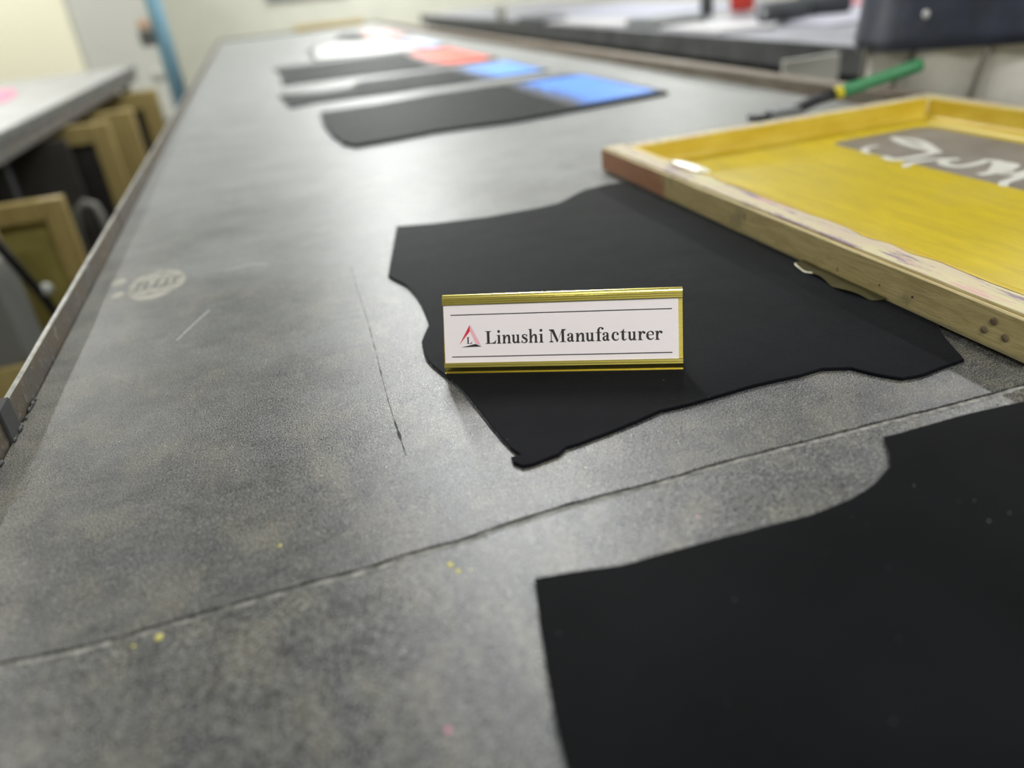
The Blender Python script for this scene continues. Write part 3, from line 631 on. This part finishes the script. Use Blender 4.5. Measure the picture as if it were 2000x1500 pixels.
# ------------------------------------------------------------------ left table with stored frames
LT_ANG = math.radians(-1.7)
ltab = thing('side_table', 'pale grey-topped table with a brown rim at left, wooden frames stored beneath', 'table', (-.836, 2.978, FLOOR), LT_ANG)
def LT(name, bm, m):     # local: x<=0 is the table, y along it, z from floor
    return obj(name, bm, m, ltab)
H0 = -FLOOR
LT('table_top', box(NB(), -1.5, 0, -3.6, 2.87, H0-.012, H0, .003), M_palerub)
bm = NB(); box(bm, .0005, .010, -3.6, 2.87, H0-.030, H0+.004, .002); LT('top_trim', bm, mat('dark_grey_trim', (.13, .13, .12), .6, var=.3, vscale=30))
bm = NB(); box(bm, -.03, .004, -3.6, 2.85, H0-.082, H0-.031, .003); LT('rim', bm, M_sidegrey)
LT('end_rim', box(NB(), -1.5, -.03, 2.80, 2.85, H0-.08, H0-.013, .002), M_dark)
for x in (-.06, -1.44):
    for y in (-3.5, -1.9, 0.05, 1.15, 2.72):
        LT('leg', box(NB(), x-.025, x+.025, y-.025, y+.025, 0, H0-.083, .002), M_dark)
LT('lower_shelf', box(NB(), -1.48, -.03, -3.5, 2.8, .10, .12, .002), M_dark)
LT('back_panel', box(NB(), -1.49, -1.47, -3.5, 2.8, .12, H0-.09), M_black)
# pink sheets on it
tag(sheet('pink_sheet', [(-1.55, 4.30), (-1.13, 4.25), (-1.16, 4.65), (-1.28, 5.05), (-1.65, 5.15)], .0005, .006, mat('pink_paper', (.85, .26, .42), .5)), 'bright pink sheet lying on the left side table', 'sheet')
M_fw = mat('yellow_stained_wood', (.33, .235, .075), .5, col2=(.42, .33, .125), vscale=10, stretch=(3, 3, .5))
M_fgrey = mat('greyed_wood_edge', (.24, .23, .18), .6, var=.2, vscale=20)
M_fmesh = mat('dull_yellow_mesh', (.34, .29, .08), .5, var=.2, vscale=8)
M_dmesh = mat('dark_mesh', (.045, .040, .036), .5, var=.3, vscale=5)
def stored_frame(x1, y, ztop, wdt, hgt, th, mw, label, mesh=M_fmesh, rz=0, tilt=0):
    """vertical frame: x from x1-wdt to x1, thickness th along y"""
    t = thing('stored_frame', label, 'screen frame', (x1, y, ztop-hgt), rz, 'screen frames stored under the left table'); t.rotation_euler[1] = tilt
    for (a, b_, c, d) in ((-mw, 0, 0, hgt), (-wdt, -wdt+mw, 0, hgt), (-wdt+mw+.001, -mw-.001, hgt-mw, hgt), (-wdt+mw+.001, -mw-.001, 0, mw)):
        obj('frame_bar', box(NB(), a, b_, 0, th, c, d, .003), M_fw, t)
    obj('stretched_mesh', box(NB(), -wdt+mw-.01, -mw+.01, th+.0005, th+.002, mw-.01, hgt-mw+.01), mesh, t)
    return t
stored_frame(-.655, 3.78, -.095, .50, .56, .06, .075, 'yellowish wooden frame standing upright under the left table, nearest of the upright three', M_dmesh)
stored_frame(-.640, 4.42, -.120, .50, .53, .09, .115, 'yellowish wooden frame standing upright under the left table, middle of the upright three', M_dmesh)
stored_frame(-.610, 5.35, -.115, .50, .53, .10, .100, 'yellowish wooden frame standing upright under the left table, farthest of the upright three', M_dmesh)
stored_frame(-.645, 2.62, -.165, .50, .46, .05, .060, 'yellow-coated wooden frame with pale top edge on the shelf under the left table', M_fmesh)
stored_frame(-.745, 2.28, -.095, .50, .50, .04, .050, 'narrow yellowish frame behind the black strut under the left table', M_fmesh)
tag(obj('dark_board', box(NB(), -1.30, -.76, 3.45, 3.47, -.64, -.10, .003), M_dmesh), 'dark board standing behind the stored frames under the left table', 'board')
tag(obj('grey_box', box(NB(), -1.15, -.70, 2.02, 2.20, -.56, -.20, .006), mat('grey_cardboard', (.16, .16, .14), .7)), 'grey box under the left table behind the black strut', 'box')
tag(obj('yellow_board', box(NB(), -1.15, -.68, 1.98, 2.0, -.655, -.43, .004), M_fw), 'yellow wooden board lying low under the left table', 'board')
st = thing('black_strut', 'thin black slanted strut with a white knob beside the left table', 'strut', (-.62, 2.05, FLOOR))
def ST(name, bm, m): o = obj(name, bm, m, st, True); o.location = (.62, -2.05, -FLOOR); return o
ST('rod', tube(NB(), [(-.645, 1.88, -.02), (-.62, 2.047, -.29), (-.60, 2.20, -.60), (-.59, 2.28, FLOOR+.01)], .011, 10), mat('black_rod', (.008, .008, .008), .5))
bm = NB(); bmesh.ops.create_uvsphere(bm, u_segments=14, v_segments=10, radius=.016, matrix=Matrix.Translation((-.607, 2.045, -.272))); ST('knob', bm, mat('pale_grey_knob', (.36, .37, .33), .5))
hp = thing('wire_hoop', 'pale bent hoop hanging among the frames under the left table', 'hoop', (-.73, 3.2, -.62))
o = obj('bent_wire', tube(NB(), [(-.765, 3.2, -.62), (-.768, 3.2, -.38), (-.752, 3.2, -.325), (-.715, 3.2, -.298), (-.685, 3.2, -.315), (-.675, 3.2, -.36), (-.675, 3.2, -.62)], .014, 10), mat('pale_hoop', (.22, .22, .19), .5), hp, True); o.location = (.73, -3.2, .62)

# ------------------------------------------------------------------ blue post and things at the back
post = thing('blue_post', 'light blue painted steel post between the left table and the printing table', 'post', (-.570, 6.35, FLOOR))
obj('post_shaft', tube(NB(), [(0, 0, .0), (0, 0, CEIL-FLOOR-.002)], .055, 20), mat('light_blue_paint', (.33, .60, .76), .35), post, True)
obj('base_plate', box(NB(), -.09, .09, -.09, .09, .0, .012, .002), M_dark, post)
bm = NB(); box(bm, -.145, -.058, -.05, .04, H0+.09, H0+.19, .005); obj('switch_box', bm, mat('dark_switch_box', (.10, .10, .09), .5), post)
bm = NB(); box(bm, -.140, -.060, -.05, .03, H0+.195, H0+.26, .02); obj('orange_tag', bm, mat('tan_tag', (.60, .38, .25), .6), post)
bm = NB(); bmesh.ops.create_uvsphere(bm, u_segments=12, v_segments=8, radius=.045, matrix=Matrix.Translation((-.10, -.03, H0-.10))); obj('white_bundle', bm, mat('white_rag', (.6, .6, .52), .7), post, True)
pt = thing('cream_partition', 'bright cream partition panel standing beyond the left table', 'panel', (-2.9, 9.5, FLOOR))
obj('panel_board', box(NB(), -1.25, 1.22, 0, .05, 0, 2.3, .004), mat('bright_cream_paint', (.90, .86, .66), .5), pt); obj('panel_foot', box(NB(), -1.25, 1.22, -.1, .15, 0, .03, .004), M_dark, pt)
pt = thing('grey_partition', 'light grey partition panel between the cream partition and the blue post', 'panel', (-1.3, 9.52, FLOOR))
obj('panel_board', box(NB(), -.36, .36, 0, .04, 0, 2.3, .004), mat('light_grey_paint', (.56, .56, .50), .6), pt); obj('panel_foot', box(NB(), -.36, .36, -.1, .15, 0, .03, .004), M_dark, pt)
nb = thing('notice_board', 'dark notice board with a pink sheet on the far wall', 'notice board', (.90, YB-.03, .26))
obj('board', box(NB(), -.55, .55, 0, .028, 0, .6, .004), mat('dark_notice', (.18, .20, .20), .6), nb); obj('pinned_sheet', box(NB(), -.05, .22, -.006, -.001, .02, .4), mat('pink_notice', (.60, .38, .46), .6), nb)
yb = thing('leaning_frame', 'yellow wooden frame standing just beyond the far end of the printing table', 'screen frame', (.76, 8.30, FLOOR))
for a, b_, c, d in ((-.34, .34, .745, .825), (-.34, .34, .10, .18), (-.34, -.27, .181, .744), (.27, .34, .181, .744)): obj('frame_bar', box(NB(), a, b_, -.02, .02, c, d, .003), mat('yellow_frame_wood', (.62, .45, .12), .5), yb)
obj('foot_block', box(NB(), -.3, .3, -.15, .15, 0, .10, .003), M_dark, yb)

# ------------------------------------------------------------------ right table with clutter
rtab = thing('side_table', 'dark-rimmed table at right behind the person, strewn with papers and dark pieces', 'table', (1.75, 3.0, FLOOR), math.radians(-.3))
def RT(name, bm, m): return obj(name, bm, m, rtab)
RT('table_top', box(NB(), 0, 1.4, -4.2, 5.9, H0-.012, H0, .003), M_rtop)
bm = NB(); box(bm, -.012, -.0005, -4.2, 5.9, H0-.078, H0+.006, .002); RT('rim', bm, mat('dark_grey_rim', (.085, .088, .088), .5, var=.35, vscale=8))
for x in (.06, 1.34):
    for y in (-4.1, -2.2, -.3, 1.6, 3.5, 5.8): RT('leg', box(NB(), x-.025, x+.025, y-.025, y+.025, 0, H0-.013, .002), M_dark)
RT('shade_panel', box(NB(), .10, .12, -4.1, 5.8, .05, H0-.05), M_black)  # black panel stands in for the shadow under the table
RT('lower_shelf', box(NB(), .13, 1.3, -4.1, 5.8, .05, .07), M_black)
def slab(name, P, z0, z1, m, label, cat): return tag(sheet(name, P, z0, z1, m), label, cat)
Mw = mat('white_paper', (.50, .49, .50), .6)
slab('paper_stack', [(1.80, 3.00), (2.00, 2.92), (2.12, 3.05), (1.98, 3.48), (1.80, 3.50)], .001, .018, Mw, 'white paper stack at the near edge of the right table', 'paper')
slab('paper_sheet', [(1.80, 4.05), (1.98, 4.0), (2.10, 4.5), (2.0, 5.0), (1.78, 5.0)], .001, .012, Mw, 'long white paper sheet on the right table beyond the stack', 'paper')
slab('paper_sheet', [(2.15, 2.75), (2.9, 2.75), (2.95, 3.4), (2.15, 3.35)], .001, .010, mat('pale_grey_paper', (.42, .42, .48), .6), 'pale grey sheet on the right table beside the dark rolls', 'paper')
slab('paper_sheet', [(2.2, 4.4), (2.9, 4.3), (2.95, 6.2), (2.2, 6.0)], .001, .008, mat('bluish_sheet', (.42, .43, .52), .6), 'bluish grey sheet on the far half of the right table', 'paper')
def bottle(name, x, y, r, h, m, label, cat, capm=None):
    t = thing(name, label, cat, (x, y, .001)); obj('body', lathe(NB(), [(r*.96, 0), (r, .006), (r, h*.72), (r*.85, h*.80), (r*.38, h*.86), (r*.38, h*.93)], 20), m, t, True)
    obj('cap', lathe(NB(), [(r*.45, h*.93), (r*.45, h), (r*.3, h*1.01)], 16), capm or M_dark, t, True); return t
t = thing('red_tub', 'red tub standing on the right table', 'tub', (2.50, 3.93, .011)); obj('body', lathe(NB(), [(.055, 0), (.062, .004), (.070, .13), (.074, .135)], 24), mat('red_plastic', (.80, .07, .045), .4), t, True); obj('lid', lathe(NB(), [(.076, .136), (.076, .150), (.07, .153)], 24), mat('red_lid', (.70, .06, .04), .4), t, True)
bottle('dark_bottle', 2.36, 4.05, .035, .16, mat('dark_bottle_plastic', (.05, .055, .055), .35), 'dark bottle beside the red tub on the right table', 'bottle')
t = thing('pale_cup', 'pale cup at the far left corner of the right table', 'cup', (1.80, 6.0, .001)); obj('body', lathe(NB(), [(.035, 0), (.045, .09), (.047, .095)], 20), mat('pale_cup', (.72, .72, .60), .5), t, True); obj('rim_ring', lathe(NB(), [(.049, .092), (.049, .098), (.046, .099)], 20), Mw, t, True)
def darkroll(x0, y0, x1, y1, r, label):
    t = thing('dark_roll', label, 'roll', ((x0+x1)/2, (y0+y1)/2, r+.012)); c = Vector(((x0+x1)/2, (y0+y1)/2, 0)); d = Vector((x1-x0, y1-y0, 0))/2
    obj('roll_body', tube(NB(), [-d, d], r, 16), mat('dark_roll_cloth', (.05, .055, .06), .7), t, True); obj('roll_core', tube(NB(), [-d*1.02, d*1.02], r*.3, 10), Mw, t, True)
darkroll(2.05, 3.06, 2.30, 3.14, .040, 'dark cloth roll behind the white paper stack'); darkroll(2.33, 3.22, 2.52, 3.12, .046, 'dark cloth roll beside the navy jacket')
tag(obj('grey_carton', box(NB(), 1.84, 2.10, 3.60, 3.95, .001, .035, .004), mat('grey_carton', (.15, .16, .155), .6)), 'flat dark grey carton on the right table beyond the paper stack', 'box')
tag(obj('dark_folded_cloth', box(NB(), 1.77, 1.95, 5.05, 5.55, .001, .03, .01), mat('dark_folded_cloth', (.08, .085, .09), .8)), 'dark folded cloth on the edge of the right table before the pale cup', 'fabric')
slab('pink_card', [(2.62, 3.45), (2.95, 3.45), (2.95, 3.75), (2.62, 3.75)], .001, .02, mat('pink_card', (.75, .25, .35), .5), 'pink card on the right table behind the person', 'card')
# tall pale bin in the aisle
tag(obj('pale_board', box(NB(), 1.415, 1.60, 2.0, 2.012, FLOOR+.001, .010, .002), mat('pale_grey_plastic', (.78, .77, .71), .5)), 'pale grey board standing upright in the aisle beside the person', 'board')

# ------------------------------------------------------------------ person beside the table
PX, PY = 1.42, 1.355
per = thing('person', 'person in a navy jacket and beige trousers standing beside the printing table', 'person', (PX, PY, FLOOR))
# body faces -x ; continuous skin surface
J = {}; E = []; 
def j(n, p, r, par=None):
    J[n] = (Vector(p), r, len(J))
    if par: E.append((J[par][2], J[n][2]))
j('pelvis', (0, 0, .95), .13); j('waist', (0, 0, 1.10), .115, 'pelvis'); j('chest', (0, 0, 1.30), .13, 'waist'); j('collar', (.01, 0, 1.42), .085, 'chest'); j('neck', (.005, 0, 1.49), .047, 'collar'); j('chin', (-.022, 0, 1.565), .055, 'neck'); j('skull', (-.006, 0, 1.645), .080, 'chin'); j('crown', (.006, 0, 1.705), .058, 'skull')
for s_, nm in ((-1, 'r'), (1, 'l')):
    j('sh'+nm, (.01, s_*.165, 1.375), .046, 'collar'); j('el'+nm, (.03, s_*.235, 1.14), .045, 'sh'+nm); j('wr'+nm, (-.20, s_*.13, 1.15), .030, 'el'+nm); j('palm'+nm, (-.265, s_*.10, 1.165), .030, 'wr'+nm)
    for f in range(4):
        a = -.03 + f*.021; j('f%d%s' % (f, nm), (-.305, s_*(.095), 1.165+a), .0095, 'palm'+nm); j('g%d%s' % (f, nm), (-.335, s_*.085, 1.160+a), .0088, 'f%d%s' % (f, nm)); j('h%d%s' % (f, nm), (-.350, s_*.065, 1.158+a), .0080, 'g%d%s' % (f, nm))
    j('th'+nm, (-.255, s_*.075, 1.205), .011, 'palm'+nm); j('ti'+nm, (-.285, s_*.060, 1.225), .009, 'th'+nm)
    j('hip'+nm, (0, s_*.10, .88), .095, 'pelvis'); j('kn'+nm, (-.01, s_*.115, .49), .062, 'hip'+nm); j('an'+nm, (.02, s_*.12, .10), .042, 'kn'+nm); j('to'+nm, (-.12, s_*.135, .04), .035, 'an'+nm)
me = bpy.data.meshes.new('body'); me.from_pydata([v[0] for v in J.values()], E, []); body = bpy.data.objects.new('body', me); link(body, per)
body.modifiers.new('s', 'SKIN'); sk = me.skin_vertices[0].data
for nm, (p, r, i) in J.items(): sk[i].radius = (r, r)
sk[0].use_root = True; body.modifiers.new('u', 'SUBSURF').levels = 1
me.materials.append(mat('skin', (.55, .34, .24), .5))
M_navy = mat('navy_jacket_cloth', (.020, .027, .055), .55, var=.35, vscale=14, bump=.4, bscale=30, bdist=.006, sheen=.2)
M_beige = mat('beige_work_trousers', (.72, .69, .61), .75, var=.10, vscale=7, bump=.3, bscale=18, bdist=.008)
def loft(rings, n=48, folds=0, seed=0, amp=.006):
    """rings: (cx, cy, z, rx, ry)"""
    bm = NB(); R2 = []
    for (cx, cy, z, rx, ry) in rings:
        row = []
        for k in range(n):
            t = 2*PI*k/n; e = .82; c, s_ = math.cos(t), math.sin(t)
            q = 1 + folds*amp/.1*noise.noise(Vector((c*3.2+seed, s_*3.2, z*2.2)))
            row.append(bm.verts.new((cx + rx*math.copysign(abs(c)**e, c)*q, cy + ry*math.copysign(abs(s_)**e, s_)*q, z)))
        R2.append(row)
    for a, b_ in zip(R2, R2[1:]):
        for k in range(n): bm.faces.new((a[k], a[(k+1) % n], b_[(k+1) % n], b_[k]))
    return bm
def interp(keys, n):
    out = []
    q = catmull([(i, 0, 0) for i in range(len(keys))], n)
    for i in range(len(keys)-1):
        for k in range(n):
            t = k/n; out.append(tuple(a+(b_-a)*t for a, b_ in zip(keys[i], keys[i+1])))
    out.append(keys[-1]); return out
tr = obj('trousers', loft(interp([(0, 0, .72, .150, .232), (0, 0, .80, .150, .240), (0, 0, .90, .145, .235), (0, 0, 1.02, .12, .19)], 8), 64, 1.2, 3, .014), M_beige, per, True)
for s_ in (-1, 1): obj('trouser_leg', loft(interp([(.02, s_*.125, .06, .085, .085), (0, s_*.125, .45, .105, .105), (0, s_*.118, .74, .135, .116)], 8), 32, 1.2, s_, .012), M_beige, per, True)
# creases of the front, their shade painted as dark strips
for pts in ([(-.149, .150, .87), (-.156, .145, .80), (-.153, .140, .73)], [(-.146, -.01, .90), (-.156, .03, .83), (-.158, .07, .76), (-.140, .09, .70)], [(-.142, -.16, .88), (-.150, -.15, .80), (-.148, -.14, .72)]):
    obj('crease_shade', tube(NB(), catmull(pts, 6), .006, 8), mat('crease_shade_tone', (.26, .24, .20), .8), per, True)
jk = obj('jacket', loft(interp([(0, 0, .868, .168, .262), (0, 0, .885, .175, .268), (0, 0, .98, .170, .255), (0, 0, 1.12, .150, .225), (0, 0, 1.30, .150, .225), (.005, 0, 1.385, .125, .205), (.01, 0, 1.43, .095, .15), (.01, 0, 1.475, .062, .066)], 8), 64, 1.0, 9, .012), M_navy, per, True)
for v in jk.data.vertices:
    if v.co.z < 1.0: v.co.z += (-v.co.y)*.085*max(0, (1.0-v.co.z)/.13)
sol = jk.modifiers.new('t', 'SOLIDIFY'); sol.thickness = .006
for s_ in (-1, 1): obj('sleeve', tube(NB(), catmull([(.01, s_*.12, 1.385), (.02, s_*.205, 1.29), (.035, s_*.25, 1.13), (-.06, s_*.195, 1.135), (-.18, s_*.14, 1.148)], 6), [.075]*6+[.068]*6+[.066]*6+[.056]*7, 18), M_navy, per, True)
bm = NB(); lathe(bm, [(.009, 0), (.0085, .003), (.004, .0045)], 16, Matrix.Translation((-.176, -.035, .935)) @ Matrix.Rotation(-PI/2, 4, 'Y')); obj('jacket_button', bm, mat('silver_snap', (.7, .7, .72), .3, metal=.4), per, True)
bm = NB(); bmesh.ops.create_uvsphere(bm, u_segments=24, v_segments=16, radius=1, matrix=Matrix.Translation((.022, 0, 1.672)) @ Matrix.Rotation(.35, 4, 'Y') @ Matrix.Diagonal((.092, .088, .096, 1))); obj('hair', bm, mat('black_hair', (.012, .010, .009), .5), per, True)
for s_ in (-1, 1):
    bm = NB(); bmesh.ops.create_uvsphere(bm, u_segments=10, v_segments=8, radius=.007, matrix=Matrix.Translation((-.079, s_*.029, 1.632))); obj('eye', bm, M_dark, per, True)
    bm = NB(); box(bm, -.16, .08, s_*.13-.045, s_*.13+.045, 0.0, .075, .02); obj('shoe', bm, M_dark, per, True)
bm = NB(); tube(bm, [(-.080, 0, 1.630), (-.100, 0, 1.598), (-.080, 0, 1.590)], [.006, .011, .008], 8); obj('nose', bm, me.materials[0], per, True)
for s_ in (-1, 1):
    bm = NB(); bmesh.ops.create_uvsphere(bm, u_segments=10, v_segments=8, radius=1, matrix=Matrix.Translation((.0, s_*.082, 1.615)) @ Matrix.Diagonal((.016, .010, .030, 1))); obj('ear', bm, me.materials[0], per, True)
obj('mouth', tube(NB(), [(-.066, -.022, 1.566), (-.076, 0, 1.564), (-.066, .022, 1.566)], [.003, .0055, .003], 8), mat('lips', (.45, .20, .16), .5), per, True)
